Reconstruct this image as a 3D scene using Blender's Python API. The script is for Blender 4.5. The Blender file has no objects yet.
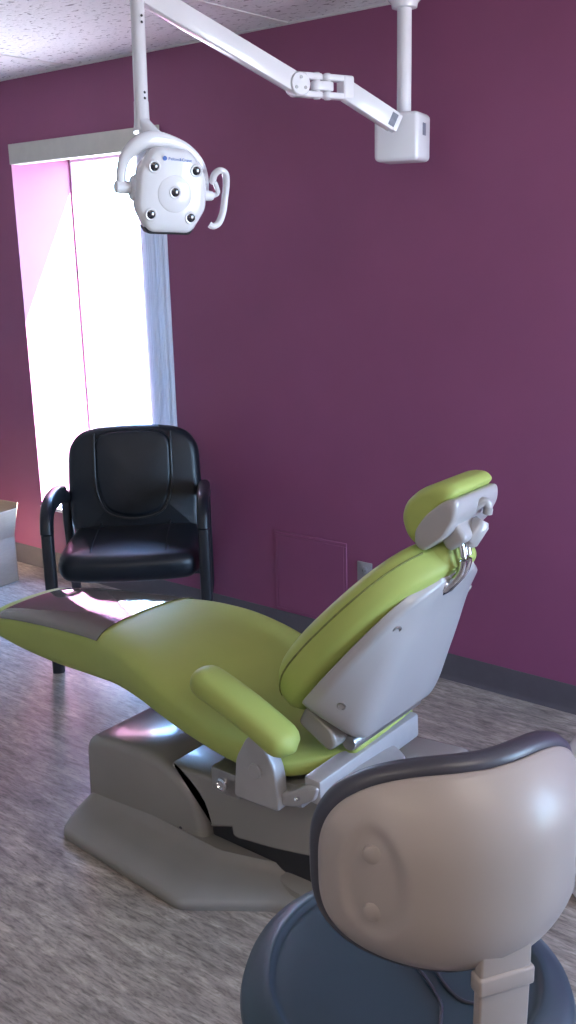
import bpy, bmesh, math, random
from mathutils import Vector, Matrix
random.seed(4)
SC = bpy.context.scene
COL = SC.collection
V = Vector
PI = math.pi

# ------------------------------------------------------------------ materials
MATS = {}
def mat(name, col, rough=0.5, metal=0.0, coat=0.0, spec=0.5, noise=None, bump=None, emit=None, stretch=(1, 1, 1)):
    """procedural principled material; noise=(scale, amount) varies the colour, bump=(scale, strength, distance)"""
    m = bpy.data.materials.new(name); m.use_nodes = True
    nt = m.node_tree; b = nt.nodes['Principled BSDF']
    b.inputs['Base Color'].default_value = (*col, 1)
    b.inputs['Roughness'].default_value = rough
    b.inputs['Metallic'].default_value = metal
    b.inputs['Coat Weight'].default_value = coat
    b.inputs['Coat Roughness'].default_value = 0.05
    b.inputs['Specular IOR Level'].default_value = spec
    tc = nt.nodes.new('ShaderNodeTexCoord')
    mp = nt.nodes.new('ShaderNodeMapping'); mp.inputs['Scale'].default_value = stretch
    nt.links.new(tc.outputs['Object'], mp.inputs['Vector'])
    if noise:
        n = nt.nodes.new('ShaderNodeTexNoise'); n.inputs['Scale'].default_value = noise[0]; n.inputs['Detail'].default_value = 5
        nt.links.new(mp.outputs[0], n.inputs['Vector'])
        r = nt.nodes.new('ShaderNodeValToRGB')
        r.color_ramp.elements[0].position = .3; r.color_ramp.elements[1].position = .7
        a = noise[1]
        r.color_ramp.elements[0].color = (*[c * (1 - a) for c in col], 1)
        r.color_ramp.elements[1].color = (*[min(1, c * (1 + a)) for c in col], 1)
        nt.links.new(n.outputs['Fac'], r.inputs['Fac']); nt.links.new(r.outputs[0], b.inputs['Base Color'])
    if bump:
        n = nt.nodes.new('ShaderNodeTexNoise'); n.inputs['Scale'].default_value = bump[0]; n.inputs['Detail'].default_value = 4
        nt.links.new(mp.outputs[0], n.inputs['Vector'])
        bp = nt.nodes.new('ShaderNodeBump'); bp.inputs['Strength'].default_value = bump[1]; bp.inputs['Distance'].default_value = bump[2]
        nt.links.new(n.outputs['Fac'], bp.inputs['Height']); nt.links.new(bp.outputs[0], b.inputs['Normal'])
    if emit:
        b.inputs['Emission Color'].default_value = (*emit[0], 1); b.inputs['Emission Strength'].default_value = emit[1]
    MATS[name] = m
    return m

M_WALL = mat('purple_paint', (0.252, 0.068, 0.152), .55, noise=(3, .05), bump=(260, .12, .002))
M_WALL2 = mat('offwhite_paint', (0.60, 0.57, 0.54), .7, noise=(3, .03), bump=(260, .1, .002))
M_BASEB = mat('vinyl_cove_base', (0.085, 0.075, 0.088), .45, noise=(20, .06))
M_WHITE = mat('white_vinyl', (0.78, 0.79, 0.82), .35, noise=(8, .02))
M_BLIND = mat('white_blind_fabric', (0.80, 0.81, 0.84), .6, noise=(60, .06), stretch=(1, 1, .05))
def make_translucent(m, amount):
    nt = m.node_tree; b = nt.nodes['Principled BSDF']; out = nt.nodes['Material Output']
    t = nt.nodes.new('ShaderNodeBsdfTranslucent'); t.inputs[0].default_value = (.85, .86, .9, 1)
    mx = nt.nodes.new('ShaderNodeMixShader'); mx.inputs[0].default_value = amount
    nt.links.new(b.outputs[0], mx.inputs[1]); nt.links.new(t.outputs[0], mx.inputs[2]); nt.links.new(mx.outputs[0], out.inputs[0])
make_translucent(M_BLIND, .6)
M_VAL = mat('valance_board', (0.54, 0.53, 0.47), .5, noise=(20, .04))
M_LIME = mat('lime_vinyl', (0.345, 0.41, 0.105), .55, spec=.35, noise=(6, .05), bump=(420, .10, .001))
M_SEAM = mat('olive_stitching', (0.16, 0.18, 0.045), .6, noise=(90, .2))
M_TAUPE = mat('taupe_plastic', (0.26, 0.245, 0.225), .2, coat=.3, noise=(4, .03))
M_PLATE = mat('taupe_metal_plate', (0.225, 0.212, 0.195), .38, noise=(8, .04), bump=(500, .06, .001))
M_SHELL = mat('grey_white_plastic', (0.355, 0.335, 0.335), .3, coat=.2, noise=(5, .02))
M_FRAME = mat('light_grey_cast_metal', (0.36, 0.355, 0.36), .35, metal=.15, noise=(30, .04))
M_DARK = mat('black_rubber', (0.018, 0.018, 0.022), .55, noise=(12, .15))
M_CHROME = mat('chrome', (0.72, 0.73, 0.76), .14, metal=1.0, noise=(20, .03))
M_STEEL = mat('dull_steel', (0.34, 0.33, 0.32), .35, metal=.8, noise=(40, .1))
M_LAMP = mat('white_gloss_enamel', (0.80, 0.80, 0.83), .25, coat=.3, noise=(6, .015))
M_LENS = mat('dark_lens_glass', (0.02, 0.022, 0.03), .08, coat=.8, noise=(30, .2))
M_BLUE = mat('blue_print', (0.05, 0.16, 0.55), .4, noise=(50, .05))
M_LEATHER = mat('black_leather', (0.008, 0.011, 0.016), .36, spec=.38, noise=(14, .15), bump=(240, .22, .002))
M_BLACKP = mat('black_satin_frame', (0.015, 0.016, 0.02), .38, noise=(20, .1))
M_STOOLV = mat('slate_blue_vinyl', (0.022, 0.041, 0.058), .42, noise=(8, .06), bump=(600, .10, .001))
M_STOOLP = mat('dark_pad_vinyl', (0.035, 0.036, 0.052), .4, noise=(8, .06), bump=(600, .08, .001))
M_STOOLS = mat('cream_gloss_plastic', (0.285, 0.25, 0.24), .42, coat=.06, spec=.3, noise=(3.5, .03))
M_CARD = mat('cardboard', (0.36, 0.27, 0.20), .8, noise=(30, .06), stretch=(1, 1, 6))
M_LABEL = mat('grey_label', (0.16, 0.17, 0.22), .4, noise=(60, .2))
M_PLATEW = mat('ivory_outlet_plastic', (0.27, 0.26, 0.28), .4, noise=(8, .02))
M_SLOT = mat('outlet_slot', (0.02, 0.02, 0.02), .6, noise=(8, .1))
M_DIFF = mat('fill_diffuser', (0.9, 0.9, 0.88), .5, noise=(8, .01), emit=((1.0, .88, .76), 4.0))  # glowing face of the added fill panels behind the camera
M_TBAR = mat('ceiling_tbar', (0.62, 0.60, 0.60), .5, noise=(8, .02))
M_COVER = mat('smoky_clear_vinyl', (0.13, 0.115, 0.095), .05, noise=(8, .05), bump=(13, .12, .012), coat=.5, stretch=(1, .35, 1))

def floor_mat():
    m = bpy.data.materials.new('streaked_vinyl_floor'); m.use_nodes = True
    nt = m.node_tree; b = nt.nodes['Principled BSDF']; L = nt.links.new
    tc = nt.nodes.new('ShaderNodeTexCoord')
    def tex(scale, det, rough, dist=0.0):
        mp = nt.nodes.new('ShaderNodeMapping'); mp.inputs['Scale'].default_value = scale
        L(tc.outputs['Object'], mp.inputs['Vector'])
        n = nt.nodes.new('ShaderNodeTexNoise'); n.inputs['Scale'].default_value = 1; n.inputs['Detail'].default_value = det
        n.inputs['Roughness'].default_value = rough; n.inputs['Distortion'].default_value = dist
        L(mp.outputs[0], n.inputs['Vector']); return n.outputs['Fac']
    def ramp(fac, stops):
        r = nt.nodes.new('ShaderNodeValToRGB'); e = r.color_ramp.elements
        while len(e) < len(stops): e.new(.5)
        for el, (p, c) in zip(e, stops): el.position = p; el.color = (*c, 1)
        L(fac, r.inputs['Fac']); return r.outputs[0]
    base = ramp(tex((8, 36, 1), 8, .66, .6), [(.30, (.145, .123, .106)), (.46, (.285, .25, .22)), (.56, (.37, .325, .28)), (.72, (.55, .495, .435))])
    fleck = ramp(tex((26, 130, 1), 5, .7, .3), [(.36, (.42, .40, .38)), (.50, (1, 1, 1)), (.66, (1.25, 1.23, 1.22))])
    mx = nt.nodes.new('ShaderNodeMix'); mx.data_type = 'RGBA'; mx.blend_type = 'MULTIPLY'; mx.inputs[0].default_value = .75
    L(base, mx.inputs[6]); L(fleck, mx.inputs[7])
    cl = ramp(tex((1.6, 4.5, 1), 4, .5), [(.35, (.84, .84, .85)), (.65, (1.1, 1.08, 1.06))])
    m2 = nt.nodes.new('ShaderNodeMix'); m2.data_type = 'RGBA'; m2.blend_type = 'MULTIPLY'; m2.inputs[0].default_value = 1
    L(mx.outputs[2], m2.inputs[6]); L(cl, m2.inputs[7])
    L(m2.outputs[2], b.inputs['Base Color'])
    b.inputs['Roughness'].default_value = .36
    bp = nt.nodes.new('ShaderNodeBump'); bp.inputs['Strength'].default_value = .12; bp.inputs['Distance'].default_value = .002
    L(tex((30, 120, 1), 3, .6), bp.inputs['Height']); L(bp.outputs[0], b.inputs['Normal'])
    return m
M_FLOOR = floor_mat()

def ceiling_mat():
    m = bpy.data.materials.new('fissured_ceiling_tile'); m.use_nodes = True
    nt = m.node_tree; b = nt.nodes['Principled BSDF']; L = nt.links.new
    tc = nt.nodes.new('ShaderNodeTexCoord')
    mp = nt.nodes.new('ShaderNodeMapping'); mp.inputs['Scale'].default_value = (36, 60, 1)
    L(tc.outputs['Object'], mp.inputs['Vector'])
    n = nt.nodes.new('ShaderNodeTexNoise'); n.inputs['Scale'].default_value = 1; n.inputs['Detail'].default_value = 2; n.inputs['Distortion'].default_value = .8
    L(mp.outputs[0], n.inputs['Vector'])
    r = nt.nodes.new('ShaderNodeValToRGB'); e = r.color_ramp.elements
    e[0].position = .30; e[0].color = (.22, .20, .21, 1); e[1].position = .41; e[1].color = (.66, .64, .655, 1)
    L(n.outputs['Fac'], r.inputs['Fac']); L(r.outputs[0], b.inputs['Base Color'])
    b.inputs['Roughness'].default_value = .85
    bp = nt.nodes.new('ShaderNodeBump'); bp.inputs['Strength'].default_value = .5; bp.inputs['Distance'].default_value = .004
    L(n.outputs['Fac'], bp.inputs['Height']); L(bp.outputs[0], b.inputs['Normal'])
    return m
M_CEIL = ceiling_mat()

def glass_mat():
    m = bpy.data.materials.new('window_glass'); m.use_nodes = True
    nt = m.node_tree; L = nt.links.new
    out = nt.nodes['Material Output']; nt.nodes.remove(nt.nodes['Principled BSDF'])
    tr = nt.nodes.new('ShaderNodeBsdfTransparent'); tr.inputs[0].default_value = (.96, .98, .98, 1)
    gl = nt.nodes.new('ShaderNodeBsdfGlossy'); gl.inputs['Roughness'].default_value = .02
    lw = nt.nodes.new('ShaderNodeLayerWeight'); lw.inputs['Blend'].default_value = .5
    pw = nt.nodes.new('ShaderNodeMath'); pw.operation = 'POWER'; pw.inputs[1].default_value = 5
    fr = nt.nodes.new('ShaderNodeMath'); fr.operation = 'MULTIPLY_ADD'; fr.inputs[1].default_value = .9; fr.inputs[2].default_value = .04
    L(lw.outputs['Facing'], pw.inputs[0]); L(pw.outputs[0], fr.inputs[0])
    mx = nt.nodes.new('ShaderNodeMixShader')
    L(fr.outputs[0], mx.inputs[0]); L(tr.outputs[0], mx.inputs[1]); L(gl.outputs[0], mx.inputs[2]); L(mx.outputs[0], out.inputs[0])
    return m
M_GLASS = glass_mat()

# ------------------------------------------------------------------ object helpers
MW = {}
def empty(name, loc, label, cat, rotz=0.0, group=None):
    o = bpy.data.objects.new(name, None); COL.objects.link(o)
    o.location = loc; o.rotation_euler = (0, 0, rotz); o.empty_display_size = .1
    o['label'] = label; o['category'] = cat
    if group: o['group'] = group
    MW[o.name] = Matrix.Translation(loc) @ Matrix.Rotation(rotz, 4, 'Z')
    return o
def obj(name, bm, m, parent=None, world=True, angle=38, smooth=True, pivot=None):
    """link bm as ONE mesh object; with world=True the vertices are world coordinates"""
    bmesh.ops.remove_doubles(bm, verts=bm.verts, dist=1e-5)
    bmesh.ops.recalc_face_normals(bm, faces=bm.faces)
    M = MW[parent.name] if parent else Matrix.Identity(4)
    if world: loc = M.inverted()
    else: loc = Matrix.Identity(4)
    bm.transform(loc)
    if len(bm.verts):
        cs = [v.co for v in bm.verts]
        lo = V([min(c[i] for c in cs) for i in range(3)]); hi = V([max(c[i] for c in cs) for i in range(3)])
        p = (lo + hi) / 2
        if parent is None: p.z = lo.z
    else: p = V((0, 0, 0))
    bm.transform(Matrix.Translation(-p))
    me = bpy.data.meshes.new(name); bm.to_mesh(me); bm.free()
    me.materials.append(m)
    if smooth:
        me.polygons.foreach_set('use_smooth', [True] * len(me.polygons))
        me.set_sharp_from_angle(angle=math.radians(angle))
    o = bpy.data.objects.new(name, me); COL.objects.link(o)
    o.location = p
    if parent: o.parent = parent
    MW[o.name] = M @ Matrix.Translation(p)
    return o
def tag(o, label, cat, group=None):
    o['label'] = label; o['category'] = cat
    if group: o['group'] = group
    return o
def struct(name, bm, m, **k):
    o = obj(name, bm, m, **k); o['kind'] = 'structure'; return o
def NB(): return bmesh.new()
def merge(dst, src):
    me = bpy.data.meshes.new('tmp'); src.to_mesh(me); src.free(); dst.from_mesh(me); bpy.data.meshes.remove(me); return dst

# ------------------------------------------------------------------ shape helpers
def box(lo, hi, bev=0.0, seg=2, M=None):
    bm = NB(); bmesh.ops.create_cube(bm, size=1)
    lo, hi = V(lo), V(hi)
    for v in bm.verts: v.co = V([lo[i] + (v.co[i] + .5) * (hi[i] - lo[i]) for i in range(3)])
    if bev: bmesh.ops.bevel(bm, geom=bm.edges[:] , offset=bev, segments=seg, profile=.5, affect='EDGES')
    if M: bm.transform(M)
    return bm
def rings(bm, R, closed=True, cap0=True, cap1=True):
    vs = [[bm.verts.new(p) for p in r] for r in R]
    n = len(vs[0])
    for a, b in zip(vs, vs[1:]):
        for i in range(n if closed else n - 1):
            j = (i + 1) % n
            try: bm.faces.new((a[i], a[j], b[j], b[i]))
            except ValueError: pass
    if cap0: bm.faces.new(vs[0][::-1])
    if cap1: bm.faces.new(vs[-1])
    return bm
def inset_poly(P, d):
    """move each corner of a closed polygon inward by d (mitred, clamped)"""
    n = len(P); A = sum(P[i][0] * P[(i + 1) % n][1] - P[(i + 1) % n][0] * P[i][1] for i in range(n)); s = 1 if A > 0 else -1
    out = []
    for i in range(n):
        p0, p1, p2 = V(P[i - 1]), V(P[i]), V(P[(i + 1) % n])
        e1 = (p1 - p0).normalized(); e2 = (p2 - p1).normalized()
        n1 = V((-e1.y, e1.x)) * s; n2 = V((-e2.y, e2.x)) * s
        k = (n1 + n2); k = k / max(.35, k.length_squared / 2) if k.length > 1e-6 else n1
        out.append(p1 + k * d)
    return out
def round_poly(P, r, seg=4):
    """round the corners of a 2D polygon; r may be a list"""
    out = []; n = len(P)
    for i in range(n):
        rr = r[i] if isinstance(r, (list, tuple)) else r
        p0, p1, p2 = V(P[i - 1]), V(P[i]), V(P[(i + 1) % n])
        a, b = (p0 - p1), (p2 - p1)
        t = min(rr, a.length * .45, b.length * .45)
        if t < 1e-5: out.append(p1); continue
        A, B = p1 + a.normalized() * t, p1 + b.normalized() * t
        for k in range(seg + 1):
            u = k / seg; out.append(A * (1 - u) ** 2 + p1 * 2 * u * (1 - u) + B * u * u)
    return out
def slab(P, c0, c1, r, mp, seg=4):
    """prism of 2D polygon P between depths c0 and c1, its rims rounded by r; mp(a, b, c) gives the point"""
    R = []
    for k in range(seg + 1):
        a = PI / 2 * k / seg
        q = inset_poly(P, r * (1 - math.sin(a))); R.append([mp(p[0], p[1], c0 + r * (1 - math.cos(a))) for p in q])
    for k in range(seg, -1, -1):
        a = PI / 2 * k / seg
        q = inset_poly(P, r * (1 - math.sin(a))); R.append([mp(p[0], p[1], c1 - r * (1 - math.cos(a))) for p in q])
    return rings(NB(), R)
def puff(P, c0, c1, r, mp, seg=6, end=.55):
    """like slab, but the ends shrink towards the middle of the outline, for thin convex pads"""
    g = V((sum(p[0] for p in P) / len(P), sum(p[1] for p in P) / len(P))); R = []
    L = [PI / 2 * k / seg for k in range(seg + 1)]
    for a, up in [(a, 0) for a in L] + [(a, 1) for a in reversed(L)]:
        sc = end + (1 - end) * math.sin(a); d = r * (1 - math.cos(a))
        R.append([mp(*(g + (V(p) - g) * sc), c1 - d if up else c0 + d) for p in P])
    return rings(NB(), R)
XZ = lambda a, b, c: V((a, c, b))
XY = lambda a, b, c: V((a, b, c))
def spline(pts, n=8):
    """Catmull-Rom through points of any dimension"""
    P = [tuple(p) for p in pts]; P = [P[0]] + P + [P[-1]]; out = []
    for i in range(1, len(P) - 2):
        for k in range(n):
            t = k / n
            out.append(tuple(.5 * (2 * b + (c - a) * t + (2 * a - 5 * b + 4 * c - d) * t * t + (3 * b - a - 3 * c + d) * t ** 3) for a, b, c, d in zip(P[i - 1], P[i], P[i + 1], P[i + 2])))
    out.append(P[-2]); return out
def interp(x, xs, ys):
    if x <= xs[0]: return ys[0]
    for a, b, c, d in zip(xs, xs[1:], ys, ys[1:]):
        if x <= b:
            t = (x - a) / (b - a); return c + (d - c) * t
    return ys[-1]
def smooth_interp(x, xs, ys):
    """monotone-ish cubic through the table"""
    if x <= xs[0]: return ys[0]
    if x >= xs[-1]: return ys[-1]
    for i in range(len(xs) - 1):
        if x <= xs[i + 1]:
            h = xs[i + 1] - xs[i]; t = (x - xs[i]) / h
            m0 = (ys[i + 1] - ys[max(i - 1, 0)]) / (xs[i + 1] - xs[max(i - 1, 0)])
            m1 = (ys[min(i + 2, len(ys) - 1)] - ys[i]) / (xs[min(i + 2, len(xs) - 1)] - xs[i])
            return (2 * t ** 3 - 3 * t * t + 1) * ys[i] + (t ** 3 - 2 * t * t + t) * h * m0 + (-2 * t ** 3 + 3 * t * t) * ys[i + 1] + (t ** 3 - t * t) * h * m1
def tube(pts, r, seg=14, up=V((0, 0, 1)), flat=None, sq=2.0, cap=True):
    """sweep along pts; r number or list; flat = ratio of the second half-axis; sq = superellipse power"""
    pts = [V(p) for p in pts]; R = []
    for i, p in enumerate(pts):
        t = (pts[min(i + 1, len(pts) - 1)] - pts[max(i - 1, 0)]).normalized()
        s = t.cross(up)
        if s.length < 1e-4: s = t.cross(V((1, 0, 0)))
        s.normalize(); u = s.cross(t)
        rr = r[i] if isinstance(r, (list, tuple)) else r
        fl = (flat[i] if isinstance(flat, (list, tuple)) else flat) or 1
        ring = []
        for k in range(seg):
            a = 2 * PI * k / seg; c, d = math.cos(a), math.sin(a)
            c = math.copysign(abs(c) ** (2 / sq), c); d = math.copysign(abs(d) ** (2 / sq), d)
            ring.append(p + s * c * rr + u * d * rr * fl)
        R.append(ring)
    return rings(NB(), R, cap0=cap, cap1=cap)
def lathe(prof, base, axis=V((0, 0, 1)), seg=28, cap0=True, cap1=True):
    axis = V(axis).normalized(); s = axis.cross(V((0, 0, 1)))
    if s.length < 1e-3: s = V((1, 0, 0))
    s.normalize(); t = axis.cross(s); base = V(base)
    R = [[base + axis * h + (s * math.cos(2 * PI * k / seg) + t * math.sin(2 * PI * k / seg)) * max(r, 1e-4) for k in range(seg)] for r, h in prof]
    return rings(NB(), R, cap0=cap0, cap1=cap1)
def bar(a, b, w, h, bev=.004, up=V((0, 0, 1))):
    """rectangular beam from a to b, w wide across and h high"""
    a, b = V(a), V(b); t = (b - a); L = t.length; t.normalize()
    s = t.cross(up).normalized(); u = s.cross(t)
    M = Matrix(((t.x, s.x, u.x, a.x), (t.y, s.y, u.y, a.y), (t.z, s.z, u.z, a.z), (0, 0, 0, 1)))
    return box((0, -w / 2, -h / 2), (L, w / 2, h / 2), bev, 2, M)
def frame_of(o, x, y, z):
    return Matrix(((x[0], y[0], z[0], o[0]), (x[1], y[1], z[1], o[1]), (x[2], y[2], z[2], o[2]), (0, 0, 0, 1)))

# ------------------------------------------------------------------ the room
D = 3.176; OUT = 3.62; HC = 2.44
XL, XR, YB = -5.3, 1.5, -1.9
WX0, WX1, WZ0, WZ1 = -4.206, -3.17, .336, 2.105
struct('floor', box((XL, YB, -.05), (XR, D, 0)), M_FLOOR)
struct('ceiling', box((XL, YB, HC), (XR, D, HC + .05)), M_CEIL)
bm = NB()
for lo, hi in (((XL, D, 0), (WX0, OUT, HC)), ((WX1, D, 0), (XR, OUT, HC)), ((WX0, D, 0), (WX1, OUT, WZ0)), ((WX0, D, WZ1), (WX1, OUT, HC))):
    merge(bm, box(lo, hi))
struct('wall_back', bm, M_WALL, smooth=False)
struct('wall_left', box((XL - .15, YB, 0), (XL, OUT, HC)), M_WALL2)
struct('wall_front', box((XL, YB - .15, 0), (XR, YB, HC)), M_WALL2)
RY0, RY1, RZ0, RZ1 = 1.75, 3.05, .65, 2.2
bm = NB()
for lo, hi in (((XR, YB, 0), (XR + .15, RY0, HC)), ((XR, RY1, 0), (XR + .15, OUT, HC)), ((XR, RY0, 0), (XR + .15, RY1, RZ0)), ((XR, RY0, RZ1), (XR + .15, RY1, HC))):
    merge(bm, box(lo, hi))
struct('wall_right', bm, M_WALL2, smooth=False)
# vinyl cove base with a small toe
P = [(D, 0), (D - .016, 0), (D - .010, .006), (D - .005, .018), (D - .0045, .1), (D - .002, .104), (D, .104)]
struct('baseboard_back', slab([V(p) for p in P], XL, XR, .0005, lambda a, b, c: V((c, a, b)), 1), M_BASEB)
# suspended ceiling bars
bm = NB()
for x in (-4.92, -3.70, -2.48, -1.26, -.04, 1.18): merge(bm, box((x - .012, YB, HC - .004), (x + .012, D, HC)))
for k in range(7):
    y = 2.165 - .61 * k
    merge(bm, box((XL, y - .012, HC - .0045), (XR, y + .012, HC)))
merge(bm, box((XL, D - .02, HC - .005), (XR, D, HC)))
struct('trim_1', bm, M_TBAR, smooth=False)
# window in its recess
def window(name, x0, x1, z0, z1, y, mull):
    bm = NB(); w, d = .024, .05
    for lo, hi in (((x0, y, z0), (x0 + .014, y + d, z1)), ((x1 - w, y, z0), (x1, y + d, z1)), ((x0 + .014, y, z0), (x1 - w, y + d, z0 + w)), ((x0 + .014, y, z1 - w), (x1 - w, y + d, z1)), ((mull - .014, y + .01, z0 + w), (mull + .014, y + d, z1 - w))):
        merge(bm, box(lo, hi, .003, 1))
    f = struct(name, bm, M_WHITE)
    g = struct('window_pane', box((x0 + .014, y + .022, z0 + w), (x1 - w, y + .028, z1 - w)), M_GLASS, parent=f)
    return f
window('window_1', WX0, WX1, WZ0, WZ1, 3.535, -3.49)
bm = NB(); w = .05
for lo, hi in (((XR + .05, RY0, RZ0), (XR + .1, RY0 + w, RZ1)), ((XR + .05, RY1 - w, RZ0), (XR + .1, RY1, RZ1)), ((XR + .05, RY0, RZ0), (XR + .1, RY1, RZ0 + w)), ((XR + .05, RY0, RZ1 - w), (XR + .1, RY1, RZ1)), ((XR + .05, 2.38, RZ0), (XR + .1, 2.42, RZ1))):
    merge(bm, box(lo, hi))
struct('window_2', bm, M_WHITE, smooth=False)
struct('bounce_sill', box((WX0 + .002, D - .015, WZ0), (WX1 - .002, 3.535, WZ0 + .018), .003, 1), M_WHITE)  # unseen white sill board, added to whiten the sun's bounce
# unseen roof, added to keep the sun out of the side window
struct('sun_blocker', slab([V((XR + .16, 2.42)), V((XR + 1.45, 2.30)), V((XR + 1.45, 2.36)), V((XR + .16, 2.50))], .2, 5.2, .004, XZ, 1), M_WHITE)
# unseen ceiling panels behind the camera, added as interior fill light
def fill_troffer(x, y):
    bm = NB()
    for lo, hi in (((x - .61, y - .305, HC - .012), (x + .61, y - .28, HC - .006)), ((x - .61, y + .28, HC - .012), (x + .61, y + .305, HC - .006)), ((x - .61, y - .28, HC - .012), (x - .58, y + .28, HC - .006)), ((x + .58, y - .28, HC - .012), (x + .61, y + .28, HC - .006))):
        merge(bm, box(lo, hi))
    t = struct('fill_troffer_rim', bm, M_TBAR, smooth=False)
    struct('fill_troffer_face', box((x - .58, y - .28, HC - .010), (x + .58, y + .28, HC - .006)), M_DIFF, parent=t)
fill_troffer(.57, .64)
fill_troffer(-.65, -.885)

# ------------------------------------------------------------------ vertical blind
vb = empty('vertical_blind', ((WX0 + WX1) / 2, D - .02, WZ0 + .03), 'white vertical blind drawn open to the right edge of the bright window, under its valance', 'blind')
obj('valance', box((WX0 + .016, D - .022, 2.056), (WX1 - .002, D - .010, 2.148), .002), M_VAL, vb)
obj('head_rail', box((WX0 + .006, D + .005, 2.058), (WX1 - .006, D + .05, 2.094), .003), M_WHITE, vb)
for k in range(13):
    x = WX1 - .012 - k * .0137
    n = 7; R = []
    j = random.uniform(-.012, .012); tw = random.uniform(-.004, .004)
    for z in (.375, 2.056):
        ring = [V((x + .0085 * math.sin(PI * i / (n - 1)) + tw * i / n, D - .005 + j + .089 * i / (n - 1), z)) for i in range(n)]
        ring += [p + V((.0016, 0, 0)) for p in reversed(ring)]
        R.append(ring)
    s = obj('slat', rings(NB(), R), M_BLIND, vb)

# ------------------------------------------------------------------ wall fittings
ap = empty('access_panel', (-2.426, D, .105), 'flush square access panel painted purple like the wall, low behind the dental chair', 'panel')
obj('panel_door', box((-2.600, D - .006, .12), (-2.252, D, .452), .001, 1), M_WALL, ap)
bm = NB()
for lo, hi in (((-2.615, D - .0065, .452), (-2.237, D, .468)), ((-2.615, D - .0055, .105), (-2.237, D, .12)), ((-2.615, D - .0055, .12), (-2.600, D, .452)), ((-2.252, D - .0055, .12), (-2.237, D, .452))):
    merge(bm, box(lo, hi, .002, 1))
obj('panel_frame', bm, M_WALL, ap)
ol = empty('wall_outlet', (-2.149, D, .29), 'small grey wall outlet plate peeking above the reclined green backrest', 'outlet')
obj('cover_plate', box((-2.184, D - .007, .29), (-2.114, D, .405), .002, 2), M_PLATEW, ol)
for z in (.325, .37):
    r = obj('receptacle', lathe([(.0165, 0), (.0165, .0025), (.015, .0035)], (-2.149, D - .006, z), V((0, -1, 0)), 20), M_PLATEW, ol)
    bm = NB()
    for dx in (-.006, .006): merge(bm, box((-2.149 + dx - .001, D - .0102, z - .004), (-2.149 + dx + .001, D - .009, z + .005)))
    obj('plug_slot', bm, M_SLOT, r)

# ------------------------------------------------------------------ cardboard box by the left edge
bx = empty('cardboard_box', (-4.375, 2.775, 0), 'open brown cardboard box on the floor under the window at the left edge', 'box', math.radians(4))
c, s = math.cos(math.radians(4)), math.sin(math.radians(4))
BM = Matrix.Translation((-4.375, 2.775, 0)) @ Matrix.Rotation(math.radians(4), 4, 'Z')
def bxp(lo, hi): return box(lo, hi, .0015, 1, BM)
bm = bxp((-.22, -.17, 0), (.22, -.166, .245))
for lo, hi in (((-.22, .166, 0), (.22, .17, .245)), ((-.22, -.166, 0), (-.216, .166, .245)), ((.216, -.166, 0), (.22, .166, .245)), ((-.216, -.166, 0), (.216, .166, .004))): merge(bm, bxp(lo, hi))
obj('carton', bm, M_CARD, bx)
def flap(a, b, d):
    a, b, d = V(a), V(b), V(d); n = (b - a).cross(d).normalized() * .004
    R = [[a, b, b + d - (b - a) * .03, a + d + (b - a) * .03], [p + n for p in (a, b, b + d - (b - a) * .03, a + d + (b - a) * .03)]]
    q = rings(NB(), R); q.transform(BM); return q
obj('flap', flap((.218, -.166, .243), (.218, .166, .243), (.05, 0, .155)), M_CARD, bx)
obj('flap', flap((-.216, .168, .243), (.216, .168, .243), (0, .055, .16)), M_CARD, bx)
obj('flap', flap((-.218, -.166, .243), (-.218, .166, .243), (-.11, 0, .12)), M_CARD, bx)
obj('flap', flap((-.216, -.168, .243), (.216, -.168, .243), (0, -.10, -.12)), M_CARD, bx)

# ------------------------------------------------------------------ black guest armchair (local frame, faces -Y)
TH = math.radians(42)
ac = empty('armchair', (-3.035, 2.745, 0), 'black padded leather guest armchair standing before the bright window', 'chair', TH)
AM = Matrix.Translation((-3.035, 2.745, 0)) @ Matrix.Rotation(TH, 4, 'Z')
def A(bm): bm.transform(AM); return bm
def pad(outline, depth_fn, M, nr=10, back=.0):
    """cushion over a closed 2D outline: rings shrink to the centre while the face bulges; local z = thickness"""
    R = []; cx = sum(p[0] for p in outline) / len(outline); cy = sum(p[1] for p in outline) / len(outline)
    for k in range(nr + 1):
        t = k / nr
        R.append([M @ V((cx + (p[0] - cx) * (1 - t * .985), cy + (p[1] - cy) * (1 - t * .985), depth_fn(1 - t, p))) for p in outline])
    return R
def cushion(outline, thick, bulge, r, M, backb=0.0):
    """closed pillow: back at 0 (bulging back by backb), front at thick + bulge, rims rounded by r"""
    R = []; cx = sum(p[0] for p in outline) / len(outline); cy = sum(p[1] for p in outline) / len(outline)
    def ring(sc, ins, z):
        q = inset_poly(outline, ins); return [M @ V((cx + (p[0] - cx) * sc, cy + (p[1] - cy) * sc, z)) for p in q]
    for sc in (.02, .3, .6, .85): R.append(ring(sc, r, -backb * (1 - sc * sc)))
    for k in range(6):
        a = PI / 2 * k / 5; R.append(ring(1, r * (1 - math.sin(a)), r * (1 - math.cos(a))))
    for k in range(5, -1, -1):
        a = PI / 2 * k / 5; R.append(ring(1, r * (1 - math.sin(a)), thick - r * (1 - math.cos(a))))
    for sc in (.9, .75, .55, .35, .15, .02): R.append(ring(sc, r, thick + bulge * (1 - sc * sc)))
    return rings(NB(), R)
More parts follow.
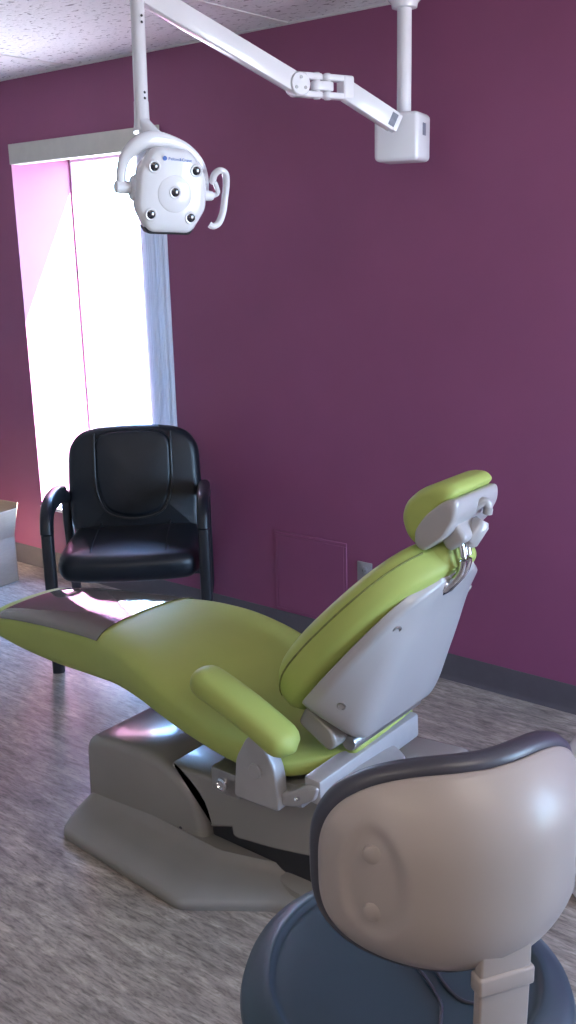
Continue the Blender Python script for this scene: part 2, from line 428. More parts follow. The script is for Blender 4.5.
# backrest: plane tilted back, local u right, v up, w forward
tb = math.radians(11)
BK = AM @ frame_of((0, .225, .40), (1, 0, 0), (0, math.sin(tb), math.cos(tb)), (0, -math.cos(tb), math.sin(tb)))
ol_back = [(-.255, 0), (.255, 0), (.285, .12), (.286, .33), (.268, .43), (.19, .490), (0, .505), (-.19, .490), (-.268, .43), (-.286, .33), (-.285, .12)]
ob = [V(p) for p in spline(ol_back + [ol_back[0]], 5)[:-1]]
bk = obj('backrest', cushion(ob, .085, .022, .038, BK, .01), M_LEATHER, ac, angle=60)
ip = [(-.163, .47), (-.165, .36), (-.160, .22), (-.115, .125), (0, .098), (.115, .125), (.160, .22), (.165, .36), (.163, .47)]
def bpz(u, v): # depth of the backrest's front face
    m = max(abs(u) / .275, abs(v - .25) / .25); return .085 + .022 * (1 - min(1, m) ** 2)
ipd = [V(p) for p in round_poly([V((-.165, .47)), V((-.165, .25)), V((-.13, .13)), V((0, .095)), V((.13, .13)), V((.165, .25)), V((.165, .47)), V((0, .485))], .07, 5)]
obj('centre_panel', cushion(ipd, .030, .014, .02, BK @ Matrix.Translation((0, 0, .075))), M_LEATHER, bk, angle=60)
obj('seam', tube([BK @ V((u, v, bpz(u, v) + .004)) for u, v in spline(ip, 6)], .0045, 8), M_BLACKP, bk)
# seat
SM = AM @ frame_of((0, -.02, .365), (1, 0, 0), (0, 1, 0), (0, 0, 1))
ol_seat = [(-.272, .22), (-.286, -.10), (-.276, -.225), (-.21, -.275), (0, -.295), (.21, -.275), (.276, -.225), (.286, -.10), (.272, .22), (0, .235)]
os_ = [V(p) for p in spline(ol_seat + [ol_seat[0]], 5)[:-1]]
st = obj('seat', cushion(os_, .115, .018, .05, SM), M_LEATHER, ac, angle=60)
for sx in (-.15, .15):
    pts = [(sx * 1.0, .19, .128), (sx, 0, .134), (sx, -.15, .128), (sx, -.215, .118), (sx, -.262, .088), (sx, -.272, .05)]
    obj('seam', tube([SM @ V(p) for p in spline(pts, 5)], .0035, 8), M_BLACKP, st)
# side frames: front post, padded arm, rear post
for sx in (-1, 1):
    x = sx * .305
    pts = [(x, -.285, 0), (x, -.285, .30), (x, -.283, .53), (x, -.272, .605), (x, -.235, .645), (x, -.17, .66), (x, -.02, .653), (x, .14, .63), (x, .22, .60)]
    fr = obj('side_frame', A(tube(spline(pts, 6), .024, 16, up=V((1, 0, 0)), flat=1.0, sq=3.2)), M_BLACKP, ac)
    pts = [(x, -.285, .57), (x, -.268, .625), (x, -.225, .662), (x, -.15, .674), (x, 0, .667), (x, .12, .647)]
    obj('arm_pad', A(tube(spline(pts, 6), [.026] + [.034] * 29 + [.026], 16, up=V((1, 0, 0)), flat=.75, sq=3)), M_LEATHER, fr)
    obj('leg', A(tube([(x, .335, 0), (x, .27, .32), (x, .225, .5), (x, .22, .63)], .021, 14, up=V((1, 0, 0)), sq=3.2)), M_BLACKP, ac)
    obj('foot_glide', A(lathe([(.02, 0), (.022, .004), (.022, .008)], (x, -.285, 0))), M_DARK, fr)
for y in (-.08, .17): obj('seat_rail', A(bar((-.29, y, .345), (.29, y, .345), .03, .035)), M_BLACKP, ac)
obj('back_rail', A(bar((-.30, .255, .56), (.30, .255, .56), .025, .04)), M_BLACKP, ac)

# ------------------------------------------------------------------ dental chair
YC = 1.88
dc = empty('dental_chair', (-1.75, YC, 0), 'lime green upholstered dental patient chair on taupe base, reclined in the middle of the room', 'dental chair')
def mir(P): return P + [(x, 2 * YC - y) for x, y in reversed(P)]
# base plate: a skirt that falls from the housing to a thin rounded rim
outer = [V(p) for p in round_poly([V(p) for p in mir([(-2.215, 1.80), (-2.172, 1.666), (-2.122, 1.570), (-1.62, 1.532), (-1.42, 1.672), (-1.05, 1.74)])], .022, 4)]
inner = [V(p) for p in round_poly([V(p) for p in mir([(-2.185, 1.84), (-2.175, 1.755), (-2.155, 1.715), (-1.62, 1.69), (-1.45, 1.745), (-1.07, 1.79)])], .022, 4)]
R = []
def mixr(t, z): return [V((a.x + (b.x - a.x) * t, a.y + (b.y - a.y) * t, z)) for a, b in zip(outer, inner)]
R = [mixr(0, 0), mixr(-.03, .012), mixr(-.02, .024), mixr(.05, .032), mixr(.5, .047), mixr(.88, .060), mixr(1, .072), mixr(1.06, .085)]
obj('base_plate', rings(NB(), R), M_PLATE, dc, angle=50)
obj('hub_cover', lathe([(.175, .04), (.172, .056), (.15, .072), (.11, .08), (.05, .085), (.001, .086)], (-1.36, YC, 0), seg=40), M_PLATE, dc)
prof = spline([(-2.172, .20), (-2.160, .236), (-2.12, .257), (-1.98, .274), (-1.90, .276), (-1.838, .266), (-1.775, .238), (-1.722, .188), (-1.694, .12), (-1.682, .04)], 4)
P = [V(p) for p in prof] + [V((-2.178, .04))]
bd = obj('base_housing', slab(P, 1.712, 2.048, .028, XZ, 5), M_TAUPE, dc, angle=50)
arc = [(x + .012, z + .004) for x, z in spline([(-1.825, .266), (-1.765, .236), (-1.712, .188), (-1.686, .118)], 4)]
P = [V(p) for p in arc] + [V(p) for p in round_poly([V((-1.60, .120)), V((-1.45, .142)), V((-1.303, .172)), V((-1.08, .215)), V((-1.00, .30)), V((-1.06, .415)), V((-1.25, .40)), V((-1.58, .315))], .03, 3)]
la = obj('lift_arm', slab(P, 1.716, 2.044, .016, XZ, 4), M_TAUPE, dc, angle=40)
obj('dark_inner_box', box((-1.70, 1.745, .04), (-1.12, 2.015, .26), .02, 3), M_DARK, dc)  # dark box filling the gap under the lift arm
obj('base_screw', lathe([(.006, 0), (.006, .002), (.004, .003)], (-1.78, 1.713, .085), V((0, -1, 0)), 12), M_DARK, bd)
# seat and leg rest: one long upholstered loft along X
xs = [-2.56, -2.45, -2.27, -2.07, -1.95, -1.84, -1.74, -1.65, -1.50, -1.40, -1.33, -1.28, -1.24]
tz = [.545, .568, .592, .611, .616, .606, .582, .552, .505, .483, .474, .476, .482]
bz = [.462, .446, .440, .454, .470, .473, .462, .447, .424, .414, .416, .428, .450]
hw = [.165, .170, .180, .200, .226, .252, .270, .278, .280, .270, .240, .190, .135]
def seat_ring(x, e=1.0):
    t = smooth_interp(x, xs, tz); b = smooth_interp(x, xs, bz); w = smooth_interp(x, xs, hw)
    c = (t + b) / 2; h = (t - b) / 2
    out = []
    for k in range(40):
        a = 2 * PI * k / 40; ca, sa = math.cos(a), math.sin(a)
        yy = math.copysign(abs(ca) ** .42, ca); zz = math.copysign(abs(sa) ** .46, sa)
        crown = .012 * (1 - yy * yy) * (1 if sa > 0 else 0)
        out.append((yy * w, c + (zz * h) + crown, c))
    return out
R = []
toe = -2.575
for k in range(7): # rounded toe
    a = PI / 2 * k / 6; e = math.sin(a); d = .045 * (1 - math.cos(PI / 2 - PI / 2 * k / 6)) if False else .045 * (1 - e)
    sc = .12 + .88 * math.sqrt(max(0, 1 - (1 - k / 6) ** 2))
    R.append([V((toe - .045 + .045 * (1 - math.cos(a)) , YC + y * (.86 + .14 * sc), c + (z - c) * sc)) for y, z, c in seat_ring(toe)])
N = 60
for i in range(1, N + 1):
    x = toe + (-1.24 - toe) * i / N
    R.append([V((x, YC + y, z)) for y, z, c in seat_ring(x)])
for k in range(1, 5):
    a = PI / 2 * k / 4; sc = .1 + .9 * math.cos(a)
    R.append([V((-1.24 + .03 * math.sin(a), YC + y * (.85 + .15 * sc), c + (z - c) * sc + .02 * math.sin(a))) for y, z, c in seat_ring(-1.24)])
sc_ = obj('seat_cushion', rings(NB(), R), M_LIME, dc, angle=70)
# smoky plastic sheet wrapped over the toe of the leg rest
R = []
for i in range(25):
    x = -2.595 + .525 * i / 24
    row = []
    for k in range(21):
        f = -1 + 2 * k / 20
        w = smooth_interp(x, xs, hw); xx = x + .04 * (f + 1) / 2 * (i / 24) + .03 * (1 - f) / 2 * (i / 24)
        t, b, w = smooth_interp(xx, xs, tz), smooth_interp(xx, xs, bz), smooth_interp(xx, xs, hw)
        g = f * .955; ca = min(1, abs(g)) ** (1 / .42); sa = math.sqrt(max(0, 1 - ca * ca))
        z = (t + b) / 2 + (t - b) / 2 * sa ** .46 + .012 * (1 - g * g) + .004 - (.016 * ((-2.555 - x) / .04) ** 2 if x < -2.555 else 0)
        w *= .965
        row.append(V((x + .04 * (f + 1) / 2 * (i / 24) + .03 * (1 - f) / 2 * (i / 24), YC + f * w, z)))
    row += [p - V((0, 0, .002)) for p in reversed(row)]
    R.append(row)
obj('foot_cover', rings(NB(), R), M_COVER, dc, angle=80)
dc_cover = bpy.data.objects['foot_cover']; dc_cover['label'] = 'glossy smoky plastic sheet over the foot end'
# seat cradle: curved cast side plates, cross plate, pivot block
for sgn in (1, -1):
    Y = lambda y: YC + sgn * (y - YC)
    cr = [(-1.50, .345), (-1.373, .359), (-1.28, .385), (-1.225, .42), (-1.215, .455), (-1.25, .452), (-1.285, .425), (-1.32, .405), (-1.50, .395)]
    if sgn < 0: cr = [(-1.50, .345), (-1.40, .355), (-1.34, .37), (-1.34, .405), (-1.50, .395)]
    P = [V(p) for p in round_poly([V(p) for p in cr], .012, 3)]
    sf = obj('seat_frame', slab(P, min(Y(1.600), Y(1.655)), max(Y(1.600), Y(1.655)), .006, XZ, 3), M_FRAME, dc)
    br = [(-1.458, .36), (-1.448, .465), (-1.412, .530), (-1.372, .545), (-1.328, .468), (-1.316, .365)]
    P = [V(p) for p in round_poly([V(p) for p in br], .014, 3)]
    ab = obj('armrest_bracket', slab(P, min(Y(1.585), Y(1.625)), max(Y(1.585), Y(1.625)), .006, XZ, 3), M_FRAME, dc)
    obj('pivot_cap', lathe([(.019, -.002), (.019, .004), (.016, .0065), (.001, .0068)], (-1.385, Y(1.585), .452), V((0, -sgn, 0)), 24), M_FRAME, ab)
    pb = obj('pivot_block', box((-1.545, min(Y(1.60), Y(1.68)), .342), (-1.455, max(Y(1.60), Y(1.68)), .405), .004), M_STEEL, dc)
    obj('bolt', lathe([(.017, 0), (.017, .006), (.012, .008), (.010, .004), (.001, .004)], (-1.508, Y(1.60), .368), V((0, -sgn, 0)), 20), M_CHROME, pb)
    if sgn > 0: obj('latch_pin', lathe([(.005, 0), (.005, .012), (.003, .014)], (-1.27, Y(1.60), .412), V((0, -sgn, .3)), 12), M_CHROME, sf)
    # armrest pad, sloping down towards the back
    a0, a1 = V((-1.555, Y(1.575), .659)), V((-1.256, Y(1.572), .548))
    pts, rad = [], []
    for k in range(25):
        t = k / 24; e = min(t, 1 - t) * (a1 - a0).length
        rr = .0455 * math.sqrt(max(.02, 1 - max(0, 1 - e / .045) ** 2))
        pts.append(a0.lerp(a1, t) + V((0, 0, .010 * math.sin(PI * t)))); rad.append(rr)
    ar = obj('armrest_pad', tube(pts, rad, 24, flat=.78, sq=2.6), M_LIME, dc, angle=70)
    obj('trim_stud', lathe([(.006, 0), (.006, .003), (.003, .005)], (-1.375, Y(1.578), .548), V((0, -sgn, 0)), 12), M_CHROME, ab)
obj('cross_plate', box((-1.50, 1.65, .345), (-1.30, 2.11, .395), .01), M_FRAME, dc)
obj('rear_rail', bar((-1.238, 1.61, .436), (-1.214, 2.00, .458), .05, .066, .008), M_FRAME, dc)
rh = obj('recline_housing', lathe([(.080, -.075), (.090, -.068), (.093, -.04), (.093, .004), (.088, .011), (.05, .014), (.001, .014)], (-1.215, 1.80, .435), seg=36), M_FRAME, dc)
obj('slot', box((-1.165, 1.700, .395), (-1.11, 1.735, .409), .003), M_DARK, rh)
# back support: local u up the back, n towards the sitter
U = V((.635, 0, .773)).normalized(); NN = V((-U.z, 0, U.x)); O = V((-1.290, YC, .615))
def bp(u, y, n): return O + U * u + NN * n + V((0, y, 0))
cu = [-.065, -.04, .02, .10, .20, .30, .37, .41, .435, .445]
cT = [.072, .105, .138, .146, .141, .132, .122, .112, .100, .092]
cW = [.18, .218, .240, .241, .231, .205, .168, .130, .090, .070]
def cush_ring(u, sc=1.0, du=0.0):
    T = smooth_interp(u, cu, cT); W = smooth_interp(u, cu, cW); out = []
    lo = -.006; c = (T + lo) / 2; h = (T - lo) / 2
    for k in range(40):
        a = 2 * PI * k / 40; ca, sa = math.cos(a), math.sin(a)
        yy = math.copysign(abs(ca) ** .55, ca) * W; nn = math.copysign(abs(sa) ** .7, sa) * h
        nn -= (.018 * (1 - (yy / W) ** 2) if sa > 0 else 0)
        out.append(bp(u + du, yy * (.75 + .25 * sc), c + nn * sc))
    return out
R = []
for k in range(6):
    a = PI / 2 * k / 6; R.append(cush_ring(-.065, .08 + .92 * math.sin(a), -.03 * (1 - math.sin(a)) ** 1 * 1.0))
for i in range(49): R.append(cush_ring(-.065 + .51 * i / 48))
for k in range(5, -1, -1):
    a = PI / 2 * k / 6; R.append(cush_ring(.445, .08 + .92 * math.sin(a), .03 * (1 - math.sin(a))))
bc = obj('backrest_cushion', rings(NB(), R), M_LIME, dc, angle=70)
def cush_pt(u, ang):
    T = smooth_interp(u, cu, cT); W = smooth_interp(u, cu, cW); c = (T - .006) / 2; h = (T + .006) / 2
    ca, sa = math.cos(ang), math.sin(ang)
    yy = math.copysign(abs(ca) ** .55, ca) * W; nn = math.copysign(abs(sa) ** .7, sa) * h
    nn -= (.018 * (1 - (yy / W) ** 2) if sa > 0 else 0)
    return bp(u, yy, c + nn)
for ang in (PI - .16, .16):
    obj('seam', tube([cush_pt(-.045 + .48 * i / 30, ang) for i in range(31)], .0024, 8), M_SEAM, bc)
# shell: deep at the bottom, tapering to the top
su = [-.012, -.004, .010, .05, .13, .23, .31, .365, .392, .41]
sd = [.085, .118, .139, .134, .108, .074, .044, .028, .022, .018]
sr = [.205, .220, .230, .234, .231, .215, .190, .150, .110, .080]
sb = [.140, .158, .168, .172, .160, .135, .106, .082, .068, .055]
def shell_ring(u, sc=1.0, uo=0.0):
    d, w, b = smooth_interp(u, su, sd), smooth_interp(u, su, sr), smooth_interp(u, su, sb)
    q = [V((-w, .012)), V((-w + .004, -.012)), V((-b, -d)), V((b, -d)), V((w - .004, -.012)), V((w, .012))]
    q = round_poly(q, [.004, .012, .05, .05, .012, .004], 6)
    return [bp(u + uo - p.y * .0, p.x * (.9 + .1 * sc), p.y * sc) for p in q]
R = [shell_ring(-.012, .05, .004), shell_ring(-.012, .5, -.003)]
for i in range(41): R.append(shell_ring(-.012 + .422 * i / 40))
R += [shell_ring(.41, .6, .006), shell_ring(.41, .05, .008)]
# the lower rim leans outwards (deep end sits lower than the rim)
bs = obj('backrest_shell', rings(NB(), R), M_SHELL, dc, angle=50)
def shell_side(u, f, sgn):
    d, w, b = smooth_interp(u, su, sd), smooth_interp(u, su, sr), smooth_interp(u, su, sb)
    y = w - .004 + (b - w + .004) * f; n = -.012 + (-d + .012) * f
    nrm = V((0, (d - .012), 0)) ; side = V(((0), 0, 0))
    nn2 = V((d - .012, (b - w + .004)))  # in (y, n) plane, outward
    nn2.normalize()
    return bp(u, sgn * y, n), (V((0, sgn * nn2.x, 0)) + NN * nn2.y).normalized()
for sgn in (-1, 1):
    for u, f in ((.072, .40), (.300, .36)):
        p, nrm = shell_side(u, f, sgn)
        sw = obj('screw', lathe([(.011, -.003), (.011, .001), (.008, .0015), (.0075, -.001), (.001, -.001)], p, nrm, 20), M_STEEL, bs)
# lumbar strap between seat and back
P = [V(p) for p in round_poly([V((-1.335, .55)), V((-1.245, .500)), V((-1.222, .522)), V((-1.235, .555)), V((-1.31, .60))], .015, 4)]
obj('lumbar_strap', slab(P, YC - .196, YC + .15, .008, XZ, 3), M_TAUPE, dc)
obj('hinge', lathe([(.018, -.15), (.020, -.145), (.020, .145), (.018, .15)], (-1.220, YC, .512), V((0, 1, 0)), 24), M_STEEL, dc)
# head support
SKF = frame_of(bp(.392, -.022, -.006), U, V((0, 1, 0)), NN)
obj('headrest_socket', box((-.05, -.045, -.018), (.020, .045, .016), .012, 3, SKF), M_CHROME, bs)
obj('socket_slot', box((-.020, -.030, -.022), (.022, .012, -.004), .004, 2, SKF), M_DARK, bs)
for dy in (-.050, -.028):
    hb = obj('headrest_bar', tube(spline([(-1.03, YC + dy, .900), (-.992, YC + dy, .945), (-.984, YC + dy, .985), (-.998, YC + dy, 1.03), (-1.025, YC + dy, 1.06)], 5), .0085, 12), M_CHROME, dc)
hp = [(-1.082, 1.000), (-1.106, 1.022), (-1.119, 1.060), (-1.108, 1.098), (-1.074, 1.130), (-1.030, 1.150), (-.996, 1.150), (-.980, 1.136)]
P = [V(p) for p in round_poly([V(p) for p in hp], .02, 4)]
hc = obj('headrest_cushion', puff(P, YC - .102, YC + .096, .030, XZ, 7, .5), M_LIME, dc, angle=75)
hs = [(-1.076, 1.006), (-1.078, 1.040), (-1.048, 1.084), (-1.004, 1.118), (-.974, 1.124), (-.972, 1.088), (-1.000, 1.036), (-1.055, .996)]
hsh = obj('headrest_shell', puff([V(p) for p in round_poly([V(p) for p in hs], .02, 4)], YC - .106, YC + .092, .014, XZ, 5, .75), M_SHELL, dc, angle=50)
q = V((-.6, 0, .8)).normalized(); q2 = V((.8, 0, .6)).normalized()
hk = obj('headrest_yoke', box((-.034, -.064, -.038), (.024, .034, .034), .012, 3, frame_of((-1.004, YC - .012, 1.046), q2, V((0, 1, 0)), q)), M_SHELL, dc)
obj('headrest_knob', tube([V((-.985, YC - .034, 1.008)), V((-.981, YC - .031, 1.016)), V((-.966, YC - .010, 1.052)), V((-.963, YC - .006, 1.060))], [.014, .021, .021, .015], 18, flat=.85, sq=3), M_SHELL, hk)
obj('headrest_lever', tube(spline([(-1.008, YC - .015, 1.075), (-.985, YC - .005, 1.085), (-.968, YC + .005, 1.098), (-.960, YC + .012, 1.090), (-.962, YC + .014, 1.070)], 5), .010, 12, sq=2.6), M_SHELL, hk)

# ------------------------------------------------------------------ ceiling-hung operating light
PX, PY_ = -1.840, 2.955
dl = empty('dental_light', (PX, PY_, HC), 'white dental operating light on a jointed arm hung from the ceiling', 'dental light')
dp = obj('ceiling_post', lathe([(.0235, 2.03), (.0235, HC)], (PX, PY_, 0), seg=28), M_LAMP, dl)
obj('ceiling_canopy', lathe([(.032, 2.360), (.040, 2.362), (.043, 2.376), (.052, 2.384), (.056, 2.40), (.058, HC)], (PX, PY_, 0), seg=36), M_LAMP, dl)
hx = V((.97, .24, 0)).normalized(); hy = V((-hx.y, hx.x, 0))
MB_ = frame_of((PX + .01, PY_ - .015, 1.975), hx, hy, V((0, 0, 1)))
mb = obj('mount_box', box((-.078, -.078, -.078), (.072, .062, .070), .016, 4, MB_), M_LAMP, dl)
obj('rating_label', box((.0712, -.030, .0), (.0726, .005, .038), .0004, 1, MB_), M_LABEL, mb)
# arm next to the post
a0, a1 = V((-1.772, 2.790, 2.003)), V((-1.852, 2.640, 2.090))
arm1 = obj('arm', bar(a0, a1, .036, .060, .006), M_LAMP, dl)
t1 = (a1 - a0).normalized(); s1 = t1.cross(V((0, 0, 1))).normalized(); u1 = s1.cross(t1)
AF = frame_of(a0, t1, s1, u1)
obj('end_cap', box((-.012, -.016, -.026), (.002, .016, .026), .003, 2, AF), M_LAMP, arm1)
for sg in (-1, 1): obj('arm_label', box((.004, sg * .0178 - .0006, -.020), (.026, sg * .0178 + .0012, .020), .0004, 1, AF), M_LABEL, arm1)
# elbow: two forks turning on a link with upright pins
b0, b1 = V((-1.905, 2.480, 2.094)), V((-2.079, 2.030, 2.300))
L0 = (a1 + b0) / 2 + V((0, 0, .004))
d = (b0 - a1); d.z = 0; d.normalize(); sd_ = d.cross(V((0, 0, 1))).normalized()
EF = frame_of(L0, d, sd_, V((0, 0, 1)))
def capsule2d(x0, x1, r, n=8):
    return [V((x1 + r * math.sin(PI * k / n), -r * math.cos(PI * k / n))) for k in range(n + 1)] + [V((x0 - r * math.sin(PI * k / n), r * math.cos(PI * k / n))) for k in range(n + 1)]
mpE = lambda a, b, c: EF @ V((a, b, c))
lk = obj('elbow_link', slab(capsule2d(-.019, .019, .019), -.013, .013, .004, mpE, 3), M_LAMP, dl)
for sg, e in ((-1, a1), (1, b0)):
    fk = NB()
    for z0, z1 in ((-.034, -.016), (.016, .034)): merge(fk, slab(capsule2d(min(sg * .019, sg * .082), max(sg * .019, sg * .082), .0185), z0, z1, .005, mpE, 3))
    merge(fk, box((min(sg * .066, sg * .106), -.022, -.034), (max(sg * .066, sg * .106), .022, .034), .008, 3, EF))
    o = obj('elbow_fork', fk, M_LAMP, dl)
    obj('pin', lathe([(.009, -.037), (.011, -.035), (.011, .035), (.009, .037)], EF @ V((sg * .019, 0, 0)), seg=18), M_LAMP, o)
# long spring arm up to the drop stem
arm2 = obj('spring_arm', bar(b0, b1 + (b1 - b0).normalized() * .03, .036, .058, .006), M_LAMP, dl)
t2 = (b1 - b0).normalized(); s2 = t2.cross(V((0, 0, 1))).normalized(); u2 = s2.cross(t2)
BF = frame_of(b0, t2, s2, u2)
kn = obj('arm_knuckle', lathe([(.030, -.024), (.033, -.02), (.033, .02), (.030, .024)], b0 + t2 * .005, s2, 28), M_LAMP, dl)
for sg in (-1, 1):
    for x, z in ((.012, .016), (.016, -.016), (-.012, -.004)):
        obj('bolt', lathe([(.005, 0), (.005, .002), (.001, .002)], BF @ V((x, sg * .0235, z)), s2 * sg, 12), M_STEEL, kn)
# drop stem
st_ = [V((-2.071, 2.012, 2.335)), V((-2.068, 2.007, 2.272)), V((-2.022, 1.956, 2.010))]
ax = (st_[2] - st_[0]).normalized()
obj('stem_elbow', tube([b1 + V((0, 0, .035)), st_[0], st_[0].lerp(st_[2], .12)], [.026, .026, .022], 20), M_LAMP, dl)
sm_ = obj('drop_stem', tube([st_[0], st_[1], st_[0].lerp(st_[2], .5), st_[2]], .0185, 24), M_LAMP, dl)
obj('stem_collar', tube([st_[2] - ax * .004, st_[2] + ax * .045, st_[2] + ax * .075], [.0195, .0205, .024], 24), M_LAMP, dl)
side = (V((0, 0, 1.638)) - st_[1]).cross(ax).normalized()   # a direction across the stem
cam_side = V((.80, -.6, 0)); cam_side = (cam_side - ax * cam_side.dot(ax)).normalized()
for f in (.34, .39, .93, .975):
    p = st_[0].lerp(st_[2], f); nd = (cam_side * .93 + V((.6, .8, 0)) * .45).normalized()
    obj('set_screw', lathe([(.0035, 0), (.0035, .0012), (.001, .0012)], p + nd * .0178, nd, 10), M_SLOT, sm_)
# lamp head
HN = V((.885, -.45, -.13)).normalized(); HU = V((0, 0, 1)).cross(HN).normalized(); HV = HN.cross(HU)
roll = math.radians(-4); HU, HV = HU * math.cos(roll) + HV * math.sin(roll), HV * math.cos(roll) - HU * math.sin(roll)
HO = V((-1.925, 1.955, 1.785)); HF = frame_of(HO, HU * 1.14, HV * 1.06, HN * 1.12)
face = [(-.045, .100), (.040, .098), (.082, .040), (.084, -.035), (.052, -.095), (-.052, -.098), (-.080, -.045), (-.078, .045)]
fr_ = round_poly([V(p) for p in face], .017, 5)
def hring(s, ins, n): return [HF @ V((p.x * s, p.y * s, n)) for p in inset_poly(fr_, ins)]
R = [hring(.25, 0, -.105), hring(.62, 0, -.098), hring(.86, 0, -.075), hring(1.0, 0, -.040), hring(1.03, 0, -.018), hring(1.02, 0, -.006), hring(1.0, .004, .001), hring(1.0, .008, .004), hring(.80, .004, .0065), hring(.5, 0, .009), hring(.25, 0, .010), hring(.02, 0, .010)]
hd = obj('lamp_head', rings(NB(), R), M_LAMP, dl, angle=50)
# raised round centre of the face, dark seam under the face
obj('face_boss', lathe([(.047, .0), (.046, .0045), (.042, .0062), (.02, .0085), (.001, .009)], HF @ V((.004, -.004, .0065)), HN, 40), M_LAMP, hd)
obj('bottom_vent', slab(round_poly([V((-.05, -.104)), V((.05, -.101)), V((.062, -.082)), V((-.062, -.085))], .006, 3), -.045, -.004, .004, lambda a, b, c: HF @ V((a, b, c)), 3), M_DARK, hd)
for u, v, b in ((-.047, .056, .0), (.053, .054, .0), (0.003, .0, .006), (-.050, -.056, .0), (.046, -.058, .0)):
    r = obj('lens_ring', lathe([(.0165, 0), (.0165, .003), (.0145, .005), (.0115, .0045), (.0105, .001)], HF @ V((u, v, .006 + b)), HN, 24, cap1=False), M_LAMP, hd)
    obj('lens', lathe([(.0112, 0), (.0112, .002), (.007, .0035), (.001, .004)], HF @ V((u, v, .0065 + b)), HN, 20), M_LENS, r)
# maker's mark printed above the centre
obj('brand_dot', lathe([(.0058, 0), (.0058, .001), (.003, .001), (.0029, .0002)], HF @ V((-.024, .077, .0085)), HN, 18), M_BLUE, hd)
def text_bm(txt, size, depth):
    cu_ = bpy.data.curves.new('letters', 'FONT'); cu_.body = txt; cu_.size = size; cu_.extrude = depth; cu_.align_x = 'LEFT'; cu_.resolution_u = 2
    to = bpy.data.objects.new('letters', cu_); COL.objects.link(to); bpy.context.view_layer.update()
    me = bpy.data.meshes.new_from_object(to.evaluated_get(bpy.context.evaluated_depsgraph_get()))
    bm = NB(); bm.from_mesh(me); bpy.data.meshes.remove(me); bpy.data.objects.remove(to); bpy.data.curves.remove(cu_); return bm
tb_ = text_bm('Pelton&Crane', .0098, .0004); tb_.transform(HF @ Matrix.Translation((-.015, .0735, .0070)))
obj('brand_name', tb_, M_BLUE, hd, smooth=False)
# yoke over the head, side pivots and handles
def hp_(u, v, n): return tuple(HF @ V((u, v, n)))
yp = [(-.106, .002, -.045), (-.108, .035, -.045), (-.101, .068, -.044), (-.080, .096, -.042), (-.045, .116, -.042), (0, .116, -.044), (.045, .103, -.048), (.078, .075, -.052), (.094, .04, -.054), (.098, 0, -.054)]
pts = spline([hp_(*p) for p in yp], 6)
rad = [.0125 + .010 * math.exp(-((i / (len(pts) - 1) - .42) / .16) ** 2) for i in range(len(pts))]
yk = obj('yoke', tube(pts, rad, 16, up=HN, flat=.85, sq=2.5), M_LAMP, dl)
e0 = st_[2] + ax * .05
e1 = HF @ V((-.030, .112, -.044))
pts = [e0.lerp(e1, i / 12) for i in range(13)]
obj('yoke_neck', tube(pts, [.0205 + .008 * (i / 12) ** 1.5 if i < 11 else .0285 - .006 * (i - 10) for i in range(13)], 22), M_LAMP, yk)
obj('pivot', lathe([(.012, 0), (.0165, .003), (.0165, .034), (.015, .042)], HF @ V((-.122, .0, -.045)), HU, 20), M_LAMP, yk)
obj('pivot_boss', lathe([(.034, 0), (.030, .008), (.020, .012)], HF @ V((-.076, .0, -.045)), -HU, 28), M_LAMP, hd)
obj('handle_hub', lathe([(.017, 0), (.0145, .01), (.0125, .03), (.010, .034)], HF @ V((.082, -.004, -.03)), HU, 20), M_LAMP, hd)
hh = [(.104, .028), (.105, .048), (.116, .060), (.131, .053), (.139, .028), (.140, -.005), (.136, -.040), (.124, -.066), (.108, -.076), (.099, -.072)]
pts = spline([hp_(u, v, -.005 - .02 * (1 - ((v + .008) / .07) ** 2)) for u, v in hh], 6)
obj('handle', tube(pts, .0082, 14, up=HN, flat=1.5, sq=2.6), M_LAMP, hd)
obj('handle_arm', tube(spline([hp_(.110, -.004, -.03), hp_(.122, .006, -.026), hp_(.105, .032, -.010)], 6), .0065, 12), M_LAMP, hd)

# ------------------------------------------------------------------ operator's stool in the foreground
SX, SY, SZ = -.660, 1.064, .60
ang = math.radians(-32)
so = empty('dental_stool', (SX, SY, 0), 'dental operator stool with slate blue round seat and cream plastic back, in the foreground', 'stool', ang)
# local: +x to the back of the stool, +y to the right as seen from behind
SMx = Matrix.Translation((SX, SY, 0)) @ Matrix.Rotation(ang, 4, 'Z')
def S(bm): bm.transform(SMx); return bm
seatp = [(.001, .52), (.16, .52), (.205, .53), (.232, .548), (.244, .566), (.247, .580), (.243, .592), (.228, .603), (.214, .610), (.204, .6145), (.199, .6135), (.195, .6085), (.19, .609), (.17, .612), (.10, .610), (.001, .606)]
def dish(bm):
    for v in bm.verts:
        r = math.hypot(v.co.x, v.co.y)
        if v.co.z > .56: v.co.z -= .012 * max(0, v.co.x / .247) * min(1, r / .2)
        k = 1 - .03 * math.cos(3 * math.atan2(v.co.y, v.co.x)); v.co.x *= k; v.co.y *= k
    return bm
ss = obj('seat', S(dish(lathe([(r * .985, z) for r, z in seatp], (0, 0, 0), seg=72))), M_STOOLV, so, angle=60)
def seat_z(x, y): return .6105 - .012 * max(0, x / .247) * min(1, math.hypot(x, y) / .2)
for pts in ([(-.10, .030), (-.06, .027), (0, .022), (.043, .023), (.086, .020), (.114, .005), (.145, -.012), (.185, -.022)], [(-.03, .045), (.013, .044), (.061, .043), (.091, .051), (.104, .072), (.10, .10), (.08, .125), (.05, .17), (.03, .20)]):
    obj('seat_seam', S(tube([(x, y, seat_z(x, y) + .001) for x, y in spline(pts, 6)], .0026, 8)), M_STOOLP, ss)
obj('seat_plate', S(box((-.10, -.10, .495), (.14, .10, .522), .006)), M_BLACKP, so)
